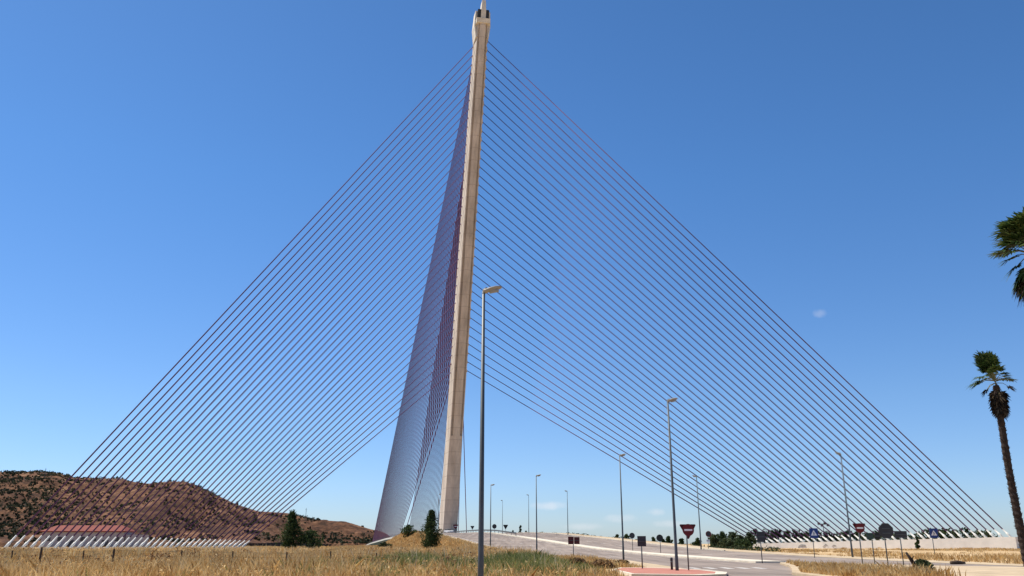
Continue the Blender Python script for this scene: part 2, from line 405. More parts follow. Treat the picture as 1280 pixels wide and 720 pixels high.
# ------------------------------------------------------------------ the bridge
B0 = Vector((BX, BY, BZ)); LEAN = R(19.263); UP = Vector((0, 0, 1))
def mast(h): return B0 + UP * h - AX * (h * math.tan(LEAN))
bridge = empty('cable_stayed_bridge', (BX, BY, 0), 0, 'huge cable stayed bridge with leaning concrete pylon and fans of wine coloured cables', 'bridge')
inv = Matrix.Translation((-BX, -BY, 0))
def bpart(mb, name, m, parent=None, smooth=False, k=0):
    mb.v = [tuple(inv @ Vector(v)) for v in mb.v] if parent is None else [tuple(inv @ Vector(v)) for v in mb.v]
    return mb.build(name, m, parent or bridge, smooth)
def sect(h, pts):
    o = mast(h); return [o + NX * a - AX * b for a, b in pts]
def loft(mb, rings):
    n = len(rings[0]); vs = [v for r in rings for v in r]; fs = [tuple(range(n)), tuple((len(rings) - 1) * n + k for k in range(n))[::-1]]
    for i in range(len(rings) - 1):
        fs += [(i * n + (k + 1) % n, i * n + k, (i + 1) * n + k, (i + 1) * n + (k + 1) % n) for k in range(n)]
    mb.add(vs, fs)
def plain(wf, wb, f, b): return [(-wb, -b), (-wf, f), (wf, f), (wb, -b)]
def slotted(k):
    half = [(0.15, 4.3), (1.35, 3.9), (1.5, 3.0), (1.95, 2.9), (2.1, 3.7), (2.45, 3.5), (3.1, -4.2)]
    return [(-a * k, b * k) for a, b in half[::-1]] + [(a * k, b * k) for a, b in half]
mb = MB()
def hull(k):
    half = [(0.15, 4.3), (1.35, 3.9), (2.45, 3.5), (3.1, -4.2)]
    return [(-a * k, b * k) for a, b in half[::-1]] + [(a * k, b * k) for a, b in half]
loft(mb, [sect(-7, hull(1.14)), sect(0, hull(1.12)), sect(20, hull(1.06)), sect(36, hull(1.0))])
loft(mb, [sect(36.01, slotted(1.0)), sect(90, slotted(.95)), sect(140, slotted(.87)), sect(185.3, slotted(.80))])
pyl = bpart(mb, 'pylon', M['concrete'])
K = 38
hts = [179.7 + (60.4 - 179.7) * i / (K - 1) for i in range(K)]
for i, h in enumerate(hts):
    k = .80 + .2 * (1 - h / 185)
    for s in (-1, 1):
        q_ = 3.05 if s > 0 else 3.2; b0, b1 = (.4, 2.2) if s > 0 else (-4.3, -2.9)
        mb = MB(); loft(mb, [sect(h - .75, [(s * 2.3 * k, b0), (s * q_ * k, b0), (s * q_ * k, b1), (s * 2.3 * k, b1)][::s]), sect(h + .55, [(s * 2.3 * k, b0), (s * (q_ - .3) * k, b0), (s * (q_ - .3) * k, b1), (s * 2.3 * k, b1)][::s])])
        bpart(mb, 'cable_anchor', M['concrete'], pyl)
# head of the pylon
mb = MB()
loft(mb, [sect(184.6, plain(2.55, 2.9, 3.6, 3.8)), sect(186.2, plain(2.6, 2.95, 3.65, 3.8))])
for s in (-1, 1):
    q0 = [(s * 2.0, -3.2), (s * 2.55, -3.2), (s * 2.5, 3.2), (s * 2.0, 3.2)][::s]; q1 = [(s * 2.2, -3.2), (s * 3.3, -3.2), (s * 3.1, 1.6), (s * 2.2, 1.6)][::s]
    loft(mb, [sect(179.6, q0), sect(184.5, q1), sect(190.2, [(s * 2.2, -3.2), (s * 2.95, -3.2), (s * 2.8, .6), (s * 2.2, .6)][::s])])
bpart(mb, 'pylon_head', M['concrete_pale'])
mb = MB()
for s in (-1, 1):
    loft(mb, [sect(186.3, [(s * .9, -2.8), (s * 2.15, -2.8), (s * 2.15, 2.6), (s * .9, 2.6)][::s]), sect(190.0, [(s * .9, -2.8), (s * 2.15, -2.8), (s * 2.15, 2.2), (s * .9, 2.2)][::s])])
bpart(mb, 'shade_block', M['niche_shade'])  # dark blocks filling the open niches, their shade painted as colour
mb = MB()
loft(mb, [sect(186.3, plain(.95, 1.0, 2.9, 2.2)), sect(190, plain(.9, .95, 2.6, 2.2)), sect(193.6, plain(.7, .75, 1.7, 1.5))])
bpart(mb, 'finial', M['concrete_pale'])
mb = MB(); mb.tube([mast(193.5), mast(193.5) + UP * 2.2], .12, 6); bpart(mb, 'lightning_rod', M['galv'])
# stays behind (to the ground blocks) and in front (to the deck)
S1, S2, W1, W2 = 126.3, 174.93, 63.75, 96.92
ZL, ZR = 1.24, 3.26
E1, E2, DH = 42.84, 349.64, 13.66
F0 = Vector((BX, BY, 0))
def deck_z(s): return float(np.interp(s, [20, 150, 350, 490], [5.0, 4.3, 2.0, -.6]))
for side in (-1, 1):
    for i, h in enumerate(hts):
        t = i / (K - 1)
        a = F0 - AX * (S2 + (S1 - S2) * t) + NX * side * (W2 + (W1 - W2) * t) + UP * (ZL if side < 0 else ZR - 1.35 * t)
        k = .80 + .2 * (1 - h / 185)
        top = mast(h) + NX * side * 2.7 * k - AX * (1.2 if side > 0 else -3.3)
        d = (top - a).normalized()
        mb = MB(); mb.tube([a + d * 1.5, top], .135, 7); st = bpart(mb, 'back_stay', M['stay'], smooth=True)
        mb = MB(); L_ = 2.2 if side < 0 else 1.7; mb.tube([a - d * .5, a + d * .75, a + d * .8, a + d * L_, a + d * (L_ + .05)], [.24, .24, .158, .148, .136], 8); bpart(mb, 'cable_socket', M['socket'], st, True)
        s = E1 if i == K - 1 else E2 + (E1 + 26 - E2) * i / (K - 2)
        b = F0 + AX * s + NX * side * DH + UP * (deck_z(s) + .6)
        top = mast(h) + NX * side * 1.6 * k + AX * 3.4 * k
        mb = MB(); mb.tube([b, top], .16, 6); bpart(mb, 'deck_stay', M['stay'], smooth=True)
# deck: box girder with thin edge slabs
mb = MB(); rings = []
for s in [4, 20, 60, 100, 150, 200, 250, 300, 350, 400, 450, 490]:
    o = F0 + AX * s + UP * deck_z(s)
    rings.append([o + NX * x + UP * z for x, z in [(-15.2, .25), (-15.2, -.55), (-9, -2.6), (9, -2.6), (15.2, -.55), (15.2, .25), (14.8, .25), (14.8, 0), (-14.8, 0), (-14.8, .25)]])
n = len(rings[0]); vs = [v for r in rings for v in r]
fs = [tuple(range(n))[::-1], tuple((len(rings) - 1) * n + k for k in range(n))]
for i in range(len(rings) - 1): fs += [(i * n + k, i * n + (k + 1) % n, (i + 1) * n + (k + 1) % n, (i + 1) * n + k) for k in range(n)]
mb.add(vs, fs); dk = bpart(mb, 'deck', M['concrete_pale'])
for side in (-1, 1):
    mb = MB()
    for zz in (.55, .9, 1.2): mb.tube([F0 + AX * s + NX * side * 15 + UP * (deck_z(s) + zz) for s in (6, 20, 150, 350, 490)], .035, 4)
    for s in range(6, 490, 5): mb.tube([F0 + AX * s + NX * side * 15 + UP * deck_z(s), F0 + AX * s + NX * side * 15 + UP * (deck_z(s) + 1.2)], .03, 4)
    bpart(mb, 'railing', M['galv'], dk)
    o = F0 + AX * 355 + NX * side * 6
    mb = MB(); mb.tube([o + UP * -8, o + UP * (deck_z(355) - 2.6)], 1.2, 12); bpart(mb, 'pier', M['concrete'])
# anchor blocks
def block(side, top, name, m, s0, s1):
    a = F0 - AX * S2 + NX * side * W2; b = F0 - AX * S1 + NX * side * W1; u = (b - a).normalized(); v = Vector((-u.y, u.x, 0))
    L = (b - a).length; a0 = a - u * s0; b0 = b + u * s1
    rings = []; N = 40
    for i in range(N + 1):
        p = a0 + (b0 - a0) * i / N; zt = top - (1.35 * min(1, max(0, (i / N * (L + s0 + s1) - s0) / L)) if side > 0 else 0)
        rings.append([(p + v * 2.2) + UP * -.8, (p - v * 2.2) + UP * -.8, (p - v * 2.0) + UP * zt, (p + v * 2.0) + UP * zt])
    mb = MB(); n = 4; vs = [q for r in rings for q in r]; fs = [(0, 1, 2, 3), tuple(N * n + k for k in range(4))[::-1]]
    for i in range(N): fs += [(i * n + (k + 1) % n, i * n + k, (i + 1) * n + k, (i + 1) * n + (k + 1) % n) for k in range(n)]
    mb.add(vs, fs); return bpart(mb, name, m), a0, b0, u, v
blk, a0, b0, uu, vv = block(1, ZR - .25, 'anchor_block', M['wall_white'], 1.5, 2.5)
block(-1, ZL - .3, 'anchor_block', M['wall_white'], 2.5, 2.5)
# faint scrawls on the right block's wall
vf = vv if vv.y < 0 else -vv
def scr(t, pts):
    mb = MB()
    o = a0 + (b0 - a0) * t
    P = [o + vf * (2.25 - .2 * (z + .8) / 3.8) + uu * -x + UP * (z * .72) for x, z in pts]
    mb.tube(P, .05, 4); bpart(mb, 'scrawl', M['galv'], blk)
scr(.735, [(-1.8, .9), (-1.6, 1.6), (-.9, 2.0), (-.1, 1.9), (.2, 1.5), (-.6, 1.5), (-1.1, 1.2)])
scr(.66, [(-.3, 1.3), (.2, 1.7), (.5, 2.2)]); scr(.655, [(.2, 2.1), (.6, 1.6)])
scr(.62, [(-.5, 1.4), (0, 1.9), (.5, 1.5)])

# ------------------------------------------------------------------ street lamps
def make_lamp():
    r = empty('street_lamp')
    mb = MB(); mb.tube([(0, 0, -.3), (0, 0, 1.2), (0, 0, 1.25), (0, 0, 10.15)], [.105, .10, .092, .052], 10); mb.build('pole', M['galv'], r, True)
    mb = MB(); mb.box((0, -.1, .75), (.12, .03, .45)); mb.build('service_door', M['galv'], r)
    mb = MB(); mb.tube([(0, 0, 10.05), (.02, 0, 10.2), (.12, 0, 10.27)], [.055, .06, .06], 8); mb.build('arm', M['galv'], r, True)
    mb = MB()
    prof = [(-.03, 10.13, .06, .07), (.08, 10.14, .10, .09), (.22, 10.20, .14, .08), (.40, 10.26, .15, .07), (.56, 10.28, .13, .06), (.64, 10.29, .07, .035)]
    vs, fs = [], []; n = 10
    for x, z, wy, wz in prof: vs += [(x, wy * math.cos(2 * math.pi * k / n), z + .03 + wz * math.sin(2 * math.pi * k / n)) for k in range(n)]
    for i in range(len(prof) - 1): fs += [(i * n + k, (i + 1) * n + k, (i + 1) * n + (k + 1) % n, i * n + (k + 1) % n) for k in range(n)]
    fs += [tuple(range(n)), tuple((len(prof) - 1) * n + k for k in range(n))[::-1]]
    mb.add(vs, fs); hd = mb.build('lamp_head', M['lamp_head'], r, True)
    mb = MB(); mb.tube([(.2, 0, 10.165), (.52, 0, 10.235)], [.09, .09], 8); mb.build('lens', M['glass_lens'], hd, True)
    return r
def copy_tree(o, parent=None):
    c = o.copy(); col.objects.link(c)
    if parent: c.parent = parent
    for ch in list(o.children): copy_tree(ch, c)
    return c
lamps = [
 (600.5, 357, 27.9, 0, 'tallest looking grey street lamp, in the grass in front of the pylon'),
 (847, 497, 51.5, 0, 'grey street lamp on the red pavement beside the near no entry sign'),
 (779.5, 567, 86, 0, 'grey street lamp at the grass verge just left of the square sign back'),
 (671, 593, 110, 0, 'grey street lamp on the left road edge, left of two dark red sign backs'),
 (613, 605, 139, 0, 'small street lamp just right of the tall foreground lamp post'),
 (547.5, 617, 226, 0, 'tiny street lamp left of the pylon, seen through the deck cables'),
 (710, 613, 206, 1, 'thin far street lamp rising behind the pair of dark red sign backs'),
 (661, 618, 255, 1, 'faint far street lamp beside the little conifer on the road crest'),
 (628, 625, 302, 1, 'smallest and farthest street lamp on the road crest'),
 (876.5, 594, 127, 1, 'street lamp on the right road edge beside the round red rimmed sign'),
 (1066, 565, 94, 1, 'leaning looking street lamp in front of the white wall beside the right no entry sign'),
]
proto = make_lamp()
for i, (px, ty, Y, flip, lab) in enumerate(lamps):
    o = proto if i == 0 else copy_tree(proto)
    p = foot(px, Y); top = at(px, ty, Y).z
    o.location = p; o.rotation_euler = (0, 0, R(190) if flip else R(4)); o.scale = (1, 1, (top - p.z) / 10.37)
    tag(o, lab, 'street lamp', 'street lamps along the road')

# ------------------------------------------------------------------ traffic signs
def disc(r, n=28): return [(r * math.cos(2 * math.pi * k / n), r * math.sin(2 * math.pi * k / n)) for k in range(n)]
def tri(w):
    h = w * .866; c = .08 * w                       # rounded corners, point down
    base = [(-w / 2, h / 3), (w / 2, h / 3), (0, -2 * h / 3)]; out = []
    for i in range(3):
        p, a, b = Vector(base[i]), Vector(base[i - 1]), Vector(base[(i + 1) % 3])
        out += [p + (a - p).normalized() * c, p + ((a - p).normalized() + (b - p).normalized()) * c * .35, p + (b - p).normalized() * c]
    return [tuple(q) for q in out][::-1]
def rect(w, h): return [(-w / 2, -h / 2), (w / 2, -h / 2), (w / 2, h / 2), (-w / 2, h / 2)]
def octo(r): return [(r * math.cos(math.pi / 8 + k * math.pi / 4), r * math.sin(math.pi / 8 + k * math.pi / 4)) for k in range(8)]
def plate(root, name, poly, x, z, y0, y1, m, parent=None):
    mb = MB(); mb.prism([(x + a, z + b) for a, b in poly], y0, y1); return mb.build(name, m, parent or root)
def sign(px, Y, panels, label, name='road_sign', cat='road sign', rz=0., group='road signs', top=None):
    p = foot(px, Y)
    if p.z < .14 and ((18.5 < p.x < 31 and 41 < Y < 60) or (22.5 < p.x < 26.8 and Y < 73)): p.z = .15
    if 6.2 < p.x < 12 and 45 < Y < 58.5: p.z = .13
    r = empty(name, p, rz, label, cat, group)
    zt = max(at(px, q[2], Y).z - p.z for q in panels) + .1
    if top: zt = at(px, top, Y).z - p.z
    mb = MB(); mb.tube([(0, 0, -.3), (0, 0, zt)], .04, 8); mb.build('post', M['galv'], r, True)
    for q in panels:
        kind, qx, qy = q[:3]; c = at(qx, qy, Y); x, z = c.x - p.x, c.z - p.z
        if kind == 'noentry':
            w = q[3]
            t = plate(r, 'yield_back', tri(w), x, z + .03, .045, .06, M['sign_darkred'])
            d = plate(r, 'no_entry_disc', disc(w * .335), x, z - .0, -.075, -.055, M['sign_red'])
            plate(r, 'white_bar', rect(w * .46, w * .10), x, z - .0, -.080, -.0755, M['sign_white'], d)
        elif kind == 'blue':
            w = q[3]
            d = plate(r, 'sign_panel', rect(w, w * 1.1), x, z, -.065, -.045, M['sign_blue'])
            plate(r, 'white_triangle', [(a, -b) for a, b in tri(w * .74)][::-1], x, z - .05, -.069, -.0655, M['sign_white'], d)
            mbp = MB()
            y0, y1 = -.073, -.0695
            mbp.prism([(x + a, z + .09 * w + b) for a, b in disc(.05 * w, 12)], y0, y1)
            for pl in ([(-.05, .03), (.04, .03), (.03, -.14), (-.04, -.14)], [(-.05, -.145), (.0, -.145), (-.10, -.26), (-.15, -.26)], [(.0, -.145), (.035, -.145), (.13, -.26), (.09, -.26)], [(.045, .02), (.12, -.07), (.10, -.09), (.045, -.04)]):
                mbp.prism([(x + a * w, z + b * w) for a, b in pl[::-1]], y0, y1)
            mbp.build('pedestrian_symbol', M['sign_black'], d)
        elif kind == 'round': plate(r, 'sign_panel', disc(q[3]), x, z, -.02, .0 - .055 + .075, M[q[4]]) if False else plate(r, 'sign_panel', disc(q[3]), x, z, -.065, -.045, M[q[4]])
        elif kind == 'rimmed':
            d = plate(r, 'sign_panel', disc(q[3]), x, z, -.065, -.045, M['sign_red'])
            plate(r, 'sign_face', disc(q[3] * .7), x, z, -.069, -.0655, M['sign_back'], d)
        elif kind == 'octo':
            d = plate(r, 'sign_panel', octo(q[3]), x, z, -.065, -.045, M['sign_back'])
            mbb = MB(); mbb.box((x, -.085, z + .15), (.5, .03, .05)); mbb.box((x, -.085, z - .15), (.5, .03, .05)); mbb.build('bracket', M['galv'], d)
        elif kind == 'rect':
            d = plate(r, 'sign_panel', rect(q[3], q[4]), x, z, -.065, -.045, M[q[5]])
            mbb = MB(); mbb.box((x, -.085, z), (q[3] * .8, .03, .05)); mbb.build('bracket', M['galv'], d)
        elif kind == 'tri': plate(r, 'sign_panel', tri(q[3]), x, z, -.065, -.045, M[q[4]])
    return r
sign(861.5, 52, [('noentry', 860, 662.5, 1.05)], 'red no entry sign on the red pavement beside the near lamp post')
sign(1079, 61, [('noentry', 1074.5, 660, .98)], 'red no entry sign on the grass island left of the octagonal sign back')
sign(803.5, 55.5, [('rect', 802, 676.5, .55, .64, 'sign_back')], 'dark square sign back at the left end of the red pavement')
sign(717, 86, [('rect', 713.6, 675.6, .56, .74, 'sign_darkred'), ('rect', 721, 675.8, .54, .68, 'sign_darkred')], 'pair of dark red sign backs on one post beside the road')
sign(791, 118, [('round', 790, 669.5, .38, 'sign_back')], 'small grey round sign back on the median right of the third lamp')
sign(826, 107, [('round', 824.5, 672.5, .42, 'sign_black')], 'dark round sign back on the median between square sign back and near lamp')
sign(886, 126, [('rimmed', 885.5, 667.5, .42), ('rect', 885, 676, .5, .35, 'sign_white')], 'round red rimmed sign with a pale plate, left of the far bushes')
sign(953, 75, [('rect', 951, 671, .72, .86, 'sign_back')], 'dark square sign back at the left end of the white wall')
sign(1018.5, 92, [('blue', 1017, 666.5, .92)], 'blue pedestrian crossing sign in the middle of the white wall')
sign(1169, 96, [('blue', 1167, 666.5, .92)], 'blue pedestrian crossing sign at the right before the leaning palm')
sign(1094, 66, [('rect', 1087, 670, .52, .46, 'sign_green'), ('rect', 1096.5, 670, .46, .48, 'sign_black')], 'two small dark sign backs on one post behind the octagonal sign')
sign(1111, 57, [('octo', 1107, 663.5, .52)], 'dark octagonal stop sign seen from behind')
sign(1130, 64, [('rect', 1125.5, 668, .92, .48, 'sign_back')], 'wide low dark sign back right of the octagonal sign')
# far signs near the crest
sign(569.5, 228, [('noentry', 569.5, 658, 1.5)], 'tiny far red sign in front of the pylon foot', top=658)
sign(590, 300, [('tri', 590.5, 659, 1.5, 'sign_back')], 'tiny far triangular sign back between pylon and tall lamp post')
sign(618, 290, [('round', 618, 658, .75, 'sign_back')], 'tiny far round sign back on the crest beside the lamp')
sign(632, 270, [('tri', 632, 658, 1.7, 'sign_black')], 'tiny far yield sign back on the crest under the farthest lamp')
# double floodlight mast far behind the wall
p = foot(1032, 215); r = empty('floodlight_mast', p, 0, 'far floodlight mast with a cluster of lamps behind the white wall', 'light mast')
zt = at(1032, 655, 215).z - p.z
mb = MB(); mb.tube([(0, 0, -.3), (0, 0, zt)], [.13, .08], 8); mb.tube([(-1.1, 0, zt), (1.1, 0, zt)], .06, 6); mb.build('pole', M['galv'], r)
for x, dz in ((-1.1, .1), (-.35, -.35), (.4, .15), (1.15, -.25)):
    mb = MB(); mb.box((x, -.15, zt + dz), (.55, .35, .5), Matrix.Rotation(.4, 3, 'X')); mb.build('floodlight', M['sign_back'], r)

def make_car(loc, rz, label):
    r = empty('parked_car', loc, rz, label, 'car')
    prof = [(-2.1, .35), (-2.12, .75), (-1.95, .95), (-1.2, 1.0), (1.15, .98), (1.95, .86), (2.12, .62), (2.1, .32)]
    mb = MB(); mb.prism(prof[::-1], -.86, .86); body = mb.build('body', M['car_paint'], r)
    mb = MB(); mb.add([(-1.9, -.8, .96), (1.0, -.8, .96), (1.0, .8, .96), (-1.9, .8, .96), (-1.45, -.62, 1.45), (.25, -.62, 1.45), (.25, .62, 1.45), (-1.45, .62, 1.45)], [(0, 1, 5, 4), (1, 2, 6, 5), (2, 3, 7, 6), (3, 0, 4, 7)]); mb.build('windows', M['sign_black'], r)
    mb = MB(); mb.box((-.6, 0, 1.465), (1.75, 1.28, .05)); mb.build('roof', M['car_paint'], r)
    for x in (-1.3, 1.3):
        for y in (-.78, .78):
            mb = MB(); mb.tube([(x, y - .11, .32), (x, y + .11, .32)], [.32, .32], 14); w_ = mb.build('wheel', M['sign_black'], r)
            mb = MB(); mb.tube([(x, y - .118, .32), (x, y + .118, .32)], [.18, .18], 10); mb.build('rim', M['galv'], w_)
    for y in (-.6, .6):
        mb = MB(); mb.box((2.08, y, .7), (.1, .34, .14)); mb.build('headlight', M['glass_lens'], r)
        mb = MB(); mb.box((-2.09, y, .78), (.1, .28, .16)); mb.build('tail_light', M['sign_red'], r)
    return r
M['car_paint'] = mat('white car paint', (.72, .72, .70), .3, .03, 1.)
p = foot(561, 292); make_car(p, R(-60), 'small white car on the road at the foot of the pylon')
r = empty('crash_barrier', (float(XM(250)), 250, float(zr(250))), 0, 'grey steel crash barrier along the median at the road crest', 'barrier')
rail = []
for y in range(196, 319, 3):
    q = Vector((float(XM(y)), y, float(zr(y)) + .13)) - r.location; rail.append(q + UP * .62)
    if y % 2 == 0: mb = MB(); mb.box(q + UP * .35, (.1, .12, .7)); mb.build('post', M['galv'], r)
mb = MB(); mb.tube([q + UP * .07 for q in rail], .09, 6); mb.tube([q - UP * .09 for q in rail], .09, 6); mb.build('rail', M['galv'], r)

# bollard by the near lamp
p = foot(840.5, 53); r = empty('bollard', (p.x, p.y, .13), 0, 'short grey bollard left of the near lamp post', 'bollard')
mb = MB(); mb.tube([(0, 0, -.1), (0, 0, .5), (0, 0, .55), (0, 0, .68), (0, 0, .72)], [.075, .07, .085, .08, .05], 12); mb.build('body', M['sign_back'], r, True)
mb = MB(); mb.tube([(0, 0, .42), (0, 0, .5)], [.078, .078], 12); mb.build('band', M['galv'], r, True)

# ------------------------------------------------------------------ wire fence in the field
r = empty('wire_fence', foot(200, 54), 0, 'low fence of dark wooden posts and wires in the dry grass', 'fence')
fp = []
for px, ty in ((-45, 686), (12, 688), (47, 684), (102, 688), (139, 686), (225, 688), (290, 689), (357, 690), (413, 689), (470, 691)):
    Y = 52 + (px - 12) * .012; q = foot(px, Y); z = at(px, ty, Y).z
    mb = MB(); o = r.location; j = random.uniform(-.06, .06)
    rr = .075 if px in (47, 139) else .05
    mb.tube([q - o - UP * .2, Vector((q.x + j, q.y, z)) - o], [rr, rr * .85], 7); mb.build('post', M['wood_post'], r)
    fp.append((q - o, Vector((q.x + j, q.y, z)) - o))
for f in (.45, .7, .93):
    mb = MB(); mb.tube([a.lerp(b, f) for a, b in fp], .007, 4); mb.build('wire', M['wire'], r)

# ------------------------------------------------------------------ low building with the red roof
Yb = 262; xl = at(61, 664, Yb).x; xr = at(163, 664, Yb).x; ez = at(100, 664, Yb).z; rz_ = at(100, 657.5, Yb).z
g0 = gz((xl + xr) / 2, Yb); r = empty('low_building', ((xl + xr) / 2, Yb, g0), R(3), 'long low grey building with a red tiled roof below the hill', 'building')
L = xr - xl; eh, rh = ez - g0, rz_ - g0
mb = MB(); mb.prism([(-4, -1), (4, -1), (4, eh - .31), (-4, eh - .31)], -L / 2 + .4, L / 2 - .4, Matrix.Rotation(R(90), 4, 'Z')); wl = mb.build('wall', M['plaster'], r)
mb = MB(); a_, b_ = L / 2, 4.7
mb.add([(-a_, -b_, eh - .3), (a_, -b_, eh - .3), (a_, b_, eh - .3), (-a_, b_, eh - .3), (-a_, -b_, eh), (a_, -b_, eh), (a_, b_, eh), (-a_, b_, eh), (-a_ + 2.6, 0, rh + .2), (a_ - 2.6, 0, rh + .2)],
       [(3, 2, 1, 0), (0, 1, 5, 4), (1, 2, 6, 5), (2, 3, 7, 6), (3, 0, 4, 7), (4, 5, 9, 8), (5, 6, 9), (6, 7, 8, 9), (7, 4, 8)]); mb.build('roof', M['roof_red'], r)
for k in range(7):
    x = -L / 2 + 2.4 + k * (L - 4.8) / 6
    mb = MB()
    if k in (2, 5): mb.box((x, -4.02, 1.2), (1.9, .1, 2.4)); mb.build('door', M['shutter'], r)
    else: mb.box((x, -4.02, eh * .55), (1.3, .1, 1.2)); mb.build('window', M['shutter'], r)
# lower annex at the right end
mb = MB(); mb.box((L / 2 + 2.2, -.5, eh * .4), (4.6, 6, eh * .8)); mb.build('annex', M['plaster'], r)

# antenna on the hill
def mast_far(px, ty, Y, label):
    t = at(px, ty, Y); r = empty('antenna_mast', (t.x, t.y, t.z - 11), 0, label, 'antenna', 'antennas on the hill')
    mb = MB(); mb.tube([(0, 0, -6), (0, 0, 11)], [.28, .16], 5); mb.build('pole', M['galv'], r)
    mb = MB(); mb.tube([(-.9, 0, 9.5), (.9, 0, 9.5)], .15, 4); mb.tube([(-.6, 0, 8), (.6, 0, 8)], .15, 4); mb.build('crossarm', M['galv'], r)
mast_far(57.5, 585, 905, 'thin antenna mast on the hilltop at the far left')
mast_far(383, 635, 885, 'thin antenna mast on the low ridge above the dark tree')

# ------------------------------------------------------------------ trees and bushes
def tree(name, loc, h, rad, label, cat, group, m, shape='round', n=26, per=60, leaf=.16, trunk=.25, bark=True):
    r = empty(name, loc, 0, label, cat, group)
    cs, rs = [], []
    for k in range(n):
        t = (k + rng.random()) / n
        if shape == 'cone': w = (1 - t) ** .8 * (.35 + .65 * min(1, t * 5)); zz = h * (trunk + (1 - trunk) * t)
        elif shape == 'pear': w = (max(t, .03) / .38) ** .55 if t < .38 else (1 - (t - .38) / .62) ** 1.25 * .95 + .05; zz = h * (trunk + (1 - trunk) * t)
        else: w = math.sin(math.pi * (t * .9 + .08)) ** .55; zz = h * (trunk + (1 - trunk) * t * .95)
        a = rng.uniform(0, 2 * math.pi); d = rad * w * rng.uniform(.15, .85)
        cs.append((d * math.cos(a), d * math.sin(a), zz)); rs.append(rad * (.22 + .25 * w) * rng.uniform(.7, 1.2))
    link_np('crown', leaves(cs, rs, per, leaf, .85), 4, m, r)
    mb = MB(); th = h * (trunk + .45 * (1 - trunk))
    lean = rng.uniform(-.05, .05, 2) * h
    mb.tube([(0, 0, -.3), (lean[0] * .4, lean[1] * .4, th * .5), (lean[0], lean[1], th)], [.035 * h, .026 * h, .012 * h], 7)
    for k in range(4):
        c = cs[int(rng.integers(n // 4, n))]; mb.tube([(lean[0] * .5, lean[1] * .5, th * rng.uniform(.35, .7)), (c[0] * .8, c[1] * .8, c[2])], [.012 * h, .005 * h], 5)
    mb.build('trunk', M['bark'], r, True)
    return r
def ptree(name, px, ty, by, wpx, Y, *a, **k):
    """tree whose crown top is seen at ty, foot at by (or on the ground), width wpx, Y ahead"""
    t = at(px, ty, Y); f = foot(px, Y); z0 = f.z if by is None else at(px, by, Y).z
    z0 = min(z0, f.z + .1)
    sc_ = Y * CP / F
    return tree(name, (f.x, Y, z0), t.z - z0, wpx * sc_ / 2 * 1.12, *a, **k)
G1 = 'trees around the bridge approach'
ptree('evergreen_tree', 362, 641, None, 31, 150, 'dark evergreen tree in the field below the red hill', 'tree', G1, M['leaf_dark'], 'pear', 50, 110, .16, .04)
ptree('green_bush', 388, 665, None, 34, 152, 'low dark bush just right of the dark evergreen tree', 'bush', G1, M['leaf_dark'], 'round', 22, 70, .2, .05)
ptree('pine_tree', 538, 640, None, 31, 152, 'dark pointed tree on the grassy mound left of the pylon', 'tree', G1, M['leaf_dark'], 'pear', 60, 130, .13, .06)
ptree('green_bush', 511, 657, None, 18, 255, 'small dark bush on top of the mound left of the pointed tree', 'bush', G1, M['leaf_dark'], 'round', 16, 60, .26, .08)
ptree('green_bush', 481, 680, None, 18, 205, 'small olive bush in the shade under the bridge deck', 'bush', G1, M['leaf_olive'], 'round', 14, 60, .2, .05)
G2 = 'small far trees beyond the road'
for px, ty, w, Y, sh_, lab in (
    (651, 656, 9, 330, 'cone', 'little far conifer on the road crest'),
    (641, 663, 4, 320, 'round', 'tiny bush left of the little crest conifer'),
    (658, 663, 5, 325, 'round', 'tiny bush right of the little crest conifer'),
    (772, 668, 10, 250, 'round', 'small round far tree left of the third lamp post'),
    (783, 668, 10, 255, 'round', 'small round far tree right of the third lamp post'),
    (817, 672, 8, 240, 'round', 'small far bush left of the dark round median sign'),
    (837, 670, 9, 245, 'round', 'small far tree left of the near lamp post'),
    (830, 674, 6, 235, 'round', 'tiny far bush between dark round sign and near lamp'),
    (852, 673, 7, 240, 'round', 'tiny far bush right of the near lamp post'),
    (872, 673, 10, 225, 'round', 'small far bush at the foot of the right hand far lamp')):
    ptree('far_tree', px, ty, None, w, Y, lab, 'tree', G2, M['leaf_dark'], sh_, 12, 40, .3, .1)
G3 = 'trees behind the far verge'
for k, (px, ty, w, Y, mm) in enumerate(((893, 669, 18, 200, 'leaf_olive'), (904, 666, 18, 215, 'leaf_dark'), (916, 666, 18, 210, 'leaf_olive'), (927, 670, 16, 200, 'leaf_olive'), (937, 666, 15, 216, 'leaf_olive'), (910, 676, 30, 185, 'leaf_olive'), (931, 677, 26, 183, 'leaf_dark'))):
    ptree('far_tree', px, ty, None, w, Y, ['leftmost olive tree of the clump left of the white wall', 'second tree of the clump left of the white wall, dark', 'middle taller olive tree of the clump left of the white wall', 'fourth and lowest tree of the clump left of the white wall', 'rightmost olive tree of the clump, at the wall end', 'low wide olive bush in front of the clump left of the wall', 'low wide dark bush at the left wall end'][k], 'tree', G3, M[mm], 'round', 16, 50, .3, .04)
words = ['first', 'second', 'third', 'fourth', 'fifth', 'sixth', 'seventh', 'eighth', 'ninth', 'tenth', 'eleventh', 'twelfth', 'thirteenth', 'fourteenth', 'fifteenth', 'sixteenth', 'seventeenth', 'eighteenth', 'nineteenth', 'twentieth', 'twenty first', 'twenty second', 'twenty third', 'twenty fourth']
px = 948
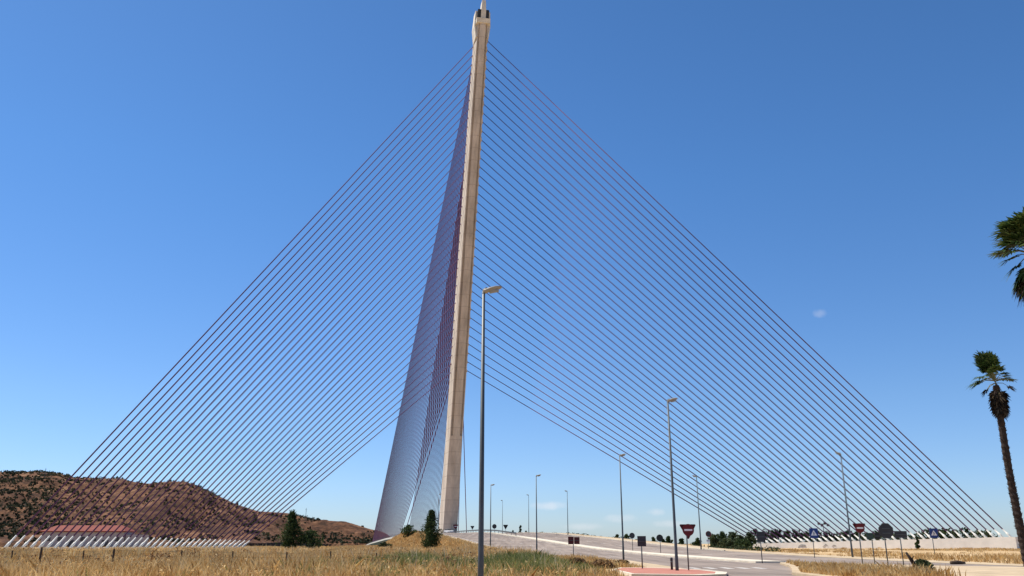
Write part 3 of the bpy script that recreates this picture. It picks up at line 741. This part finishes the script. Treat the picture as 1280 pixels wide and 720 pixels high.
for k in range(24):
    ty = 667 + rng.uniform(-2.5, 2.5) - (4 if px < 1010 else 0) + (2 if 1100 < px < 1160 else 0) - (4 if px > 1160 else 1)
    ptree('far_tree', px, ty, None, rng.uniform(20, 27), 232 + rng.uniform(-14, 14), 'tree behind the white wall, %s from its left end' % words[k], 'tree', 'row of trees behind the white wall', M['leaf_olive' if k % 3 else 'leaf_dark'], 'round', 13, 42, .34, .04)
    px += rng.uniform(11, 14)
for px, ty, lab in ((135, 595.5, 'tiny dark conifer on the hill skyline, left of a pair'), (143.5, 597, 'tiny dark conifer on the hill skyline, right of a pair'), (290, 627, 'tiny dark tree on the sloping skyline right of the hill hump')):
    u_ = (px - 640) / (F / CP); j_ = int(np.argmin(np.abs(us - u_))); q = Vh[int(ntt * .70), j_]
    tree('far_tree', Vector(q), max(3.5, at(px, ty, q[1]).z - q[2]), 2.2, lab, 'tree', 'trees on the hill skyline', M['leaf_dark'], 'cone', 12, 30, .7, .1)
# dark shrub in the gap against the wall
ptree('green_bush', 1148, 671, 688, 7, 158, 'narrow dark shrub standing against the white wall', 'bush', G1, M['leaf_dark'], 'pear', 12, 50, .2, .05)
# dry bushes by the road edge and dead plant on the right
for px, ty, w, Y, lab in ((722, 700, 24, 62, 'dark brown dry bush at the near grass edge under the paired signs'), (752, 704, 30, 60, 'tan dry bush right of the dark brown bush'), (776, 703, 20, 68, 'tan dry tuft at the foot of the third lamp'), (700, 706, 24, 58, 'low straw bush at the left of the dark brown bush')):
    ptree('dry_bush', px, ty, None, w, Y, lab, 'bush', 'dry bushes along the grass edge', M['leaf_brown'], 'round', 18, 90, .09, .02)
ptree('green_bush', 1157, 701, 716, 22, 48.5, 'half green spiky plant beside the dark stump at bottom right', 'bush', G1, M['leaf_olive'], 'round', 14, 70, .09, .02)
p = foot(1143, 49, .2); r = empty('tree_stump', p, 0, 'dark leaning dead stump at the bottom right', 'stump')
mb = MB(); mb.tube([(.25, 0, -.2), (.12, 0, .25), (-.08, 0, .6), (-.3, .02, .98)], [.13, .12, .1, .055], 9); mb.tube([(-.06, 0, .55), (.1, 0, .8)], [.05, .02], 6); mb.build('trunk', M['palm_bark'], r, True)
p = foot(1197, 72); r = empty('fallen_log', p, R(10), 'small brown fallen log on the pale dirt', 'log')
mb = MB(); mb.tube([(-.6, 0, .12), (0, .05, .16), (.7, 0, .1)], [.14, .16, .1], 8); mb.build('trunk', M['bark'], r, True)

# ------------------------------------------------------------------ palms
def fan(base, direction, length, fanr, droop, nl=30):
    """stalk from base and a fan of narrow leaflets at its end"""
    d = Vector(direction).normalized(); tip = base + d * length + UP * (-droop * length)
    mid = base + d * length * .55 + UP * (.06 * length)
    ax = (tip - mid).normalized(); side = ax.cross(UP); side = side.normalized() if side.length > .05 else Vector((1, 0, 0)); nrm = side.cross(ax).normalized()
    quads = []
    for k in range(nl):
        a = (k / (nl - 1) - .5) * R(230) + random.uniform(-.05, .05)
        ld = (ax * math.cos(a) + side * math.sin(a) + nrm * random.uniform(.02, .28)).normalized()
        ll = fanr * (.75 + .25 * math.cos(a)) * random.uniform(.85, 1.1)
        w = ld.cross(nrm).normalized() * fanr * .078
        m_ = tip + ld * ll * .55; e = tip + ld * ll + UP * (-ll * random.uniform(.08, .32)); 
        quads += [(tip - w * .3, tip + w * .3, m_ + w, m_ - w), (m_ - w, m_ + w, e + w * .15, e - w * .15)]
    return quads, [base, mid, tip]
def palm(label, foot_p, top_p, crown, dead, r0, r1):
    r = empty('palm_tree', foot_p, 0, label, 'palm', 'fan palms at the right')
    top = top_p - foot_p; mb = MB(); N = 60; pts, rad = [], []
    for i in range(N + 1):
        t = i / N; b = math.sin(t * math.pi) * .012 * top.z
        pts.append(Vector((top.x * t - b, top.y * t, top.z * t - (.3 if i == 0 else 0)))); rad.append((r0 + (r1 - r0) * t) * (1.08 if i % 2 else .94) * random.uniform(.95, 1.06))
    mb.tube(pts, rad, 12)
    for k in range(420):
        t = random.uniform(.02, .99); a = random.uniform(0, 6.283); c = top * t - Vector((math.sin(t * math.pi) * .012 * top.z, 0, 0)); q = r0 + (r1 - r0) * t
        o = Vector((math.cos(a), math.sin(a), 0)); s = Vector((-math.sin(a), math.cos(a), 0)) * .05
        mb.add([c + o * q * .85 + s, c + o * q * .85 - s, c + o * (q + random.uniform(.05, .13)) + UP * random.uniform(.06, .16), c + o * q * .85 - UP * .06], [(0, 1, 2), (1, 3, 2), (3, 0, 2)])
    mb.build('trunk', M['palm_bark'], r)
    for lst, mk, nm in ((crown, 'frond', 'frond'), (dead, 'frond_dead', 'dead_frond')):
        for (d, ln, fr, dr, hz) in lst:
            q, st = fan(top + UP * hz, d, ln, fr, dr)
            fo = link_np(nm, np.array([[tuple(v) for v in qq] for qq in q]), 4, M[mk], r)
            m2 = MB(); m2.tube(st, [.03, .022, .015], 5); m2.build('stalk', M['petiole'], fo)
    return r
def dirs(az, el): return (math.cos(R(az)) * math.cos(R(el)), math.sin(R(az)) * math.cos(R(el)), math.sin(R(el)))
Yp = 60
ft = foot(1286, Yp); tp = at(1245, 482, Yp)
crown = []
for k in range(20): crown.append((dirs(180 + random.uniform(-70, 70), random.uniform(52, 78)), random.uniform(1.0, 1.6), random.uniform(.75, 1.05), random.uniform(.0, .06), random.uniform(.2, .7)))
for az in (168, 180, 192, 205): crown.append((dirs(az, random.uniform(0, 22)), random.uniform(1.1, 1.45), random.uniform(.75, .95), random.uniform(.12, .3), .35))
for az in (-15, 8, 30): crown.append((dirs(az, random.uniform(8, 28)), random.uniform(.9, 1.15), random.uniform(.55, .75), random.uniform(.05, .15), .3))
for az in (60, 80, 100, 235, 250, 270, 290, 310): crown.append((dirs(az, random.uniform(20, 55)), random.uniform(.7, 1.), random.uniform(.5, .7), .1, .4))
dead = []
for k in range(44): dead.append((dirs(k * 37 + random.uniform(-10, 10), random.uniform(-84, -62)), random.uniform(.5, .85), random.uniform(.5, .8), .2, random.uniform(-.9, .3)))
for az, el in ((185, -25), (160, -35), (-10, -10)): dead.append((dirs(az, el), .9, .5, .2, .2))
palm('leaning fan palm with a dense skirt of dead leaves under its crown', ft, tp, crown, dead, .29, .21)
Yp = 33.5
tp = at(1293, 322, Yp); ft = Vector((tp.x + .3, Yp, gz(tp.x, Yp)))
crown = [(dirs(random.uniform(0, 360), random.uniform(30, 80)), random.uniform(.8, 1.2), random.uniform(.8, 1.0), random.uniform(.03, .15), random.uniform(0, .7)) for k in range(24)]
for az, el, ln in ((178, 30, 1.0), (200, 40, 1.0), (176, 12, 1.1), (196, 4, 1.15), (186, -8, 1.05), (205, 22, 1.), (170, -30, .9), (215, -45, 1.0), (165, -52, 1.1), (190, -60, 1.2), (182, 55, 1.1), (160, 62, 1.2), (150, 20, 1.1), (228, 12, 1.1)): crown.append((dirs(az, el), ln, .72, .10, .15))
dead = [(dirs(k * 29, random.uniform(-78, -40)), random.uniform(.7, 1.2), random.uniform(.55, .8), .28, random.uniform(-.3, .1)) for k in range(22)]
palm('nearer fan palm at the right frame edge, crown of green fans', ft, tp, crown, dead, .34, .24)

# ------------------------------------------------------------------ grass
def blades(P, h, w, lean):
    n = len(P); a = rng.uniform(0, 2 * np.pi, n); b = rng.uniform(0, 2 * np.pi, n)
    side = np.stack([np.cos(a), np.sin(a) * .35, np.zeros(n)], 1) * w[:, None]
    bend = np.stack([np.cos(b), np.sin(b), np.zeros(n)], 1) * (h * lean * rng.random(n))[:, None]
    m_ = P + bend * .35; m_[:, 2] += h * .6
    t = P + bend; t[:, 2] += h
    return np.stack([P - side, P + side, m_ + side * .8, t, m_ - side * .8], 1)
def scatter(n, x0, x1, y0, y1, keep, tuft, hf, wf, lean=.85, spread=.3):
    x = rng.uniform(x0, x1, n); y = rng.uniform(y0, y1, n); k = keep(x, y); x, y = x[k], y[k]
    x = np.repeat(x, tuft) + rng.normal(0, spread, len(x) * tuft); y = np.repeat(y, tuft) + rng.normal(0, spread, len(y) * tuft)
    ok = keep(x, y); x, y = x[ok], y[ok]
    z = ground(x, y) - .03
    tf = np.repeat(rng.uniform(.45, 1.3, len(k[k])), tuft)[ok]
    h = hf(x, y) * tf * rng.uniform(.65, 1.15, len(x)); w = wf(y) * rng.uniform(.6, 1.3, len(x))
    return blades(np.stack([x, y, z], 1), h, w, lean)
def in_poly_island(x, y): return (x > 15.6) & (x < 40) & (y > 34) & (y < 75)
def left_field(x, y): return (x < XL(y) - .7 - 1.2 * (y < 100)) & ~((x > 5.4) & (y > 30) & (y < 59.5)) & (np.abs(x) < 6 + y * .75) & ((x - BX) * AX.x + (y - BY) * AX.y < 18)
def patch(x, y): return vnoise(x / 7 + 3, y / 9) * .6 + vnoise(x / 2.3, y / 3) * .4
def green_zone(x, y): return np.minimum(1, 1.25 * np.exp(-(((x + 2.0) / 8) ** 4 + ((y - 57) / 17) ** 4))) * (.45 + .75 * (patch(x * 1.5, y * .8) > .42)) + .4 * np.exp(-(((x + 4) / 9) ** 2 + ((y - 110) / 22) ** 2))
hgt = lambda x, y: (.34 + .9 * patch(x * 2.2, y)) * np.interp(y, [0, 25, 45, 90, 140, 300], [.45, .6, .95, .95, .62, .6]) * np.where(x > 3, .6, 1.)
wid = lambda y: .014 + y * .00030
G = [scatter(9000, -60, 12, 6, 45, lambda x, y: left_field(x, y) & (x * x + y * y > 9) & (rng.random(len(x)) > .4 * green_zone(x, y)), 8, hgt, wid)]
G += [scatter(26000, -75, 12, 40, 95, lambda x, y: left_field(x, y) & (rng.random(len(x)) > .9 * green_zone(x, y)), 9, hgt, wid)]
G += [scatter(17000, -125, 10, 90, 185, lambda x, y: left_field(x, y), 7, hgt, wid)]
G += [scatter(9000, -120, -10, 180, 345, lambda x, y: left_field(x, y), 6, hgt, wid)]
G += [scatter(44000, -75, 4, 98, 345, lambda x, y: left_field(x, y) & (x > XL(y) - 26), 6, lambda x, y: hgt(x, y) * 1.25, wid, .8)]
seed = scatter(5200, -80, 4, 42, 150, left_field, 3, lambda x, y: hgt(x, y) * 1.35, lambda y: wid(y) * .8, .35)
go = link_np('dry_grass', np.concatenate(G), 5, M['straw']); tag(go, 'tall dry straw coloured grass covering the field', 'grass', None, 'stuff')
tx = rng.uniform(-110, 3, 7000); ty = rng.uniform(38, 170, 7000); ok = left_field(tx, ty); tx, ty = tx[ok], ty[ok]
tq = leaves(np.stack([tx, ty, ground(tx, ty) + .38 * np.interp(ty, [38, 90, 140], [.8, 1, .7])], 1), rng.uniform(.2, .55, len(tx)), 22, .075, 1.1)
go = link_np('dry_tufts', tq, 4, M['straw']); tag(go, 'bushy dry tufts scattered through the field grass', 'grass', None, 'stuff')
go = link_np('seed_heads', seed, 5, M['seed']); tag(go, 'pale tall seed heads standing above the dry grass', 'grass', None, 'stuff')
wx = rng.uniform(-75, 2, 900); wy = rng.uniform(44, 120, 900); ok = left_field(wx, wy) & (patch(wx * 2 + 60, wy + 31) > .50); wx, wy = wx[ok], wy[ok]
go = link_np('dry_weeds', leaves(np.stack([wx, wy, ground(wx, wy) + .42], 1), rng.uniform(.3, .85, len(wx)), 46, .09, .8), 4, M['leaf_brown']); tag(go, 'clumps of brown dried weeds among the field grass', 'weeds', None, 'stuff')
G = [scatter(17000, -26, 10, 36, 95, lambda x, y: left_field(x, y) & (rng.random(len(x)) < green_zone(x, y)), 10, lambda x, y: hgt(x, y) * 1.0, wid)]
G += [scatter(3500, -60, 6, 36, 130, lambda x, y: left_field(x, y) & (patch(x + 40, y + 9) > .6), 8, lambda x, y: hgt(x, y) * .8, wid)]
go = link_np('green_grass', np.concatenate(G), 5, M['greengrass']); tag(go, 'half green grass patches among the dry grass', 'grass', None, 'stuff')
# sparse grass on the right: beyond the verge, on the island and around the camera's right
def right_field(x, y): return (x > XR(y) + 3.2) & (patch(x, y * .6) > .55 - .33 * np.exp(-(((x - 50) / 9) ** 2 + ((y - 82) / 16) ** 2))) & (np.abs(x) < 10 + y * .8)
hr2 = lambda x, y: .10 + .34 * patch(x + 9, y) + .55 * np.exp(-(((x - 50) / 9) ** 2 + ((y - 82) / 16) ** 2))
G = [scatter(16000, 20, 150, 60, 200, right_field, 8, hr2, wid)]
def isl_keep(x, y): return in_poly_island(x, y) & (x + 5 * vnoise(x / 2.1, y / 1.7) + rng.exponential(1.1, len(x)) < 23.5 + .12 * (y - 45)) & (x > np.interp(y, [30, 48, 55, 64, 72], [15.4, 15.9, 18.1, 20.8, 22.6])) & (x < np.interp(y, [40, 56, 58, 63, 70, 73], [40, 37, 34, 30, 26, 24])) & (y < 72) & (patch(x * 2, y * 1.4) > .47 + .2 * sst(24, 31, x))
Gi = scatter(15000, 15, 40, 38, 72, isl_keep, 8, lambda x, y: .08 + .9 * np.clip(patch(x * 2 + 9, y) - .3, 0, 1), wid); Gi[:, :, 2] = Gi[:, :, 2] - Gi[:, :1, 2] + .14
G += [Gi]
go = link_np('dry_grass', np.concatenate(G), 5, M['straw']); tag(go, 'short sparse dry grass on the dirt right of the road', 'grass', None, 'stuff')
# dark scrub line along the far side of the road
yy = np.concatenate([rng.uniform(118, 335, 420)]); xx = XR(yy) + rng.uniform(4.2, 7.5, len(yy)); cz = ground(xx, yy) + .35
so = link_np('roadside_scrub', leaves(np.stack([xx, yy, cz], 1), rng.uniform(.35, .8, len(yy)), 26, .16, .7), 4, M['leaf_olive']); tag(so, 'low olive scrub along the far edge of the road', 'scrub', None, 'stuff')

# ------------------------------------------------------------------ light
SUN_AZ, SUN_EL = R(-63), R(59)                   # azimuth from +Y, clockwise positive
w = bpy.data.worlds.new('World'); sc.world = w; w.use_nodes = True
nt = w.node_tree; bg = nt.nodes['Background']
sky = nt.nodes.new('ShaderNodeTexSky'); sky.sky_type = 'NISHITA'; sky.sun_disc = False
sky.sun_elevation = SUN_EL; sky.sun_rotation = SUN_AZ % (2 * math.pi); sky.altitude = 400
sky.air_density = 1.0; sky.dust_density = .3; sky.ozone_density = 1.0
hs = nt.nodes.new('ShaderNodeHueSaturation'); hs.inputs['Saturation'].default_value = 1.15
nt.links.new(sky.outputs[0], hs.inputs['Color'])
tc = nt.nodes.new('ShaderNodeTexCoord'); sp = nt.nodes.new('ShaderNodeSeparateXYZ'); nt.links.new(tc.outputs['Generated'], sp.inputs[0])
def mth(op, a, b=None, c=None):
    n = nt.nodes.new('ShaderNodeMath'); n.operation = op
    for k, v in enumerate((a, b, c)):
        if v is None: continue
        if isinstance(v, (int, float)): n.inputs[k].default_value = v
        else: nt.links.new(v, n.inputs[k])
    return n.outputs[0]
az = mth('ARCTAN2', sp.outputs[0], sp.outputs[1]); el = mth('ARCSINE', sp.outputs[2])
nz = noise_node(nt, 60, 5, .6, tc.outputs['Generated']).outputs['Fac']
tot = None
for px, py, wpx, hpx, k in ((688, 632, 24, 6, .42), (1025, 392, 9, 6, .22), (775, 648, 20, 6, .35), (838, 655, 22, 5, .3), (730, 658, 30, 5, .3), (820, 640, 12, 5, .3)):
    d = at(px, py, 1) - Vector((0, 0, EYE)); d.normalize()
    a0_, e0_ = math.atan2(d.x, d.y), math.asin(d.z)
    q = mth('ADD', mth('POWER', mth('DIVIDE', mth('SUBTRACT', az, a0_), wpx / F), 2), mth('POWER', mth('DIVIDE', mth('SUBTRACT', el, e0_), hpx / F), 2))
    mskn = nt.nodes.new('ShaderNodeMapRange'); mskn.inputs['From Min'].default_value = .55; mskn.inputs['From Max'].default_value = -.25
    mskn.interpolation_type = 'SMOOTHSTEP'; mskn.inputs['To Max'].default_value = k
    nt.links.new(mth('SUBTRACT', mth('MULTIPLY', q, .5), mth('SUBTRACT', nz, .5)), mskn.inputs['Value'])
    tot = mskn.outputs[0] if tot is None else mth('MAXIMUM', tot, mskn.outputs[0])
mx = nt.nodes.new('ShaderNodeMix'); mx.data_type = 'RGBA'; mx.inputs['B'].default_value = (8.5, 8.3, 8.6, 1)
nt.links.new(tot, mx.inputs['Factor']); # the photograph's sky is bluer than the model's clear air: a tint by elevation
tint = ramp(nt, mth('MULTIPLY', el, 1 / 1.2), [(0, (.33, .42, .65)), (.13, (.37, .465, .61)), (.35, (.345, .495, .63)), (.66, (.325, .46, .565))])
tm = nt.nodes.new('ShaderNodeVectorMath'); tm.operation = 'MULTIPLY'; nt.links.new(hs.outputs[0], tm.inputs[0]); nt.links.new(tint.outputs['Color'], tm.inputs[1])
ts2 = nt.nodes.new('ShaderNodeVectorMath'); ts2.operation = 'SCALE'; ts2.inputs['Scale'].default_value = 2; nt.links.new(tm.outputs[0], ts2.inputs[0])
nt.links.new(ts2.outputs[0], mx.inputs['A']); nt.links.new(mx.outputs['Result'], bg.inputs['Color'])
bg.inputs['Strength'].default_value = .085
sun = bpy.data.lights.new('sun', 'SUN'); sun.energy = 5.0; sun.angle = R(.53); sun.color = (1, .94, .84)
so = bpy.data.objects.new('sun', sun); col.objects.link(so)
d = Vector((math.sin(SUN_AZ) * math.cos(SUN_EL), math.cos(SUN_AZ) * math.cos(SUN_EL), math.sin(SUN_EL)))
so.rotation_euler = d.to_track_quat('Z', 'Y').to_euler(); so.location = (0, 0, 300)

# ------------------------------------------------------------------ camera and view
cam = bpy.data.cameras.new('camera'); co = bpy.data.objects.new('camera', cam); col.objects.link(co)
co.location = (0, 0, EYE); co.rotation_euler = (R(90) + PITCH, 0, 0)
cam.sensor_width = 36; cam.lens = F / 1280 * 36; cam.clip_start = .1; cam.clip_end = 12000
sc.camera = co
sc.view_settings.view_transform = 'Standard'; sc.view_settings.look = 'None'; sc.view_settings.exposure = .4; sc.view_settings.gamma = 1; sc.view_settings.use_curve_mapping = False
sc.cycles.max_bounces = 6; sc.cycles.diffuse_bounces = 3; sc.cycles.transparent_max_bounces = 4
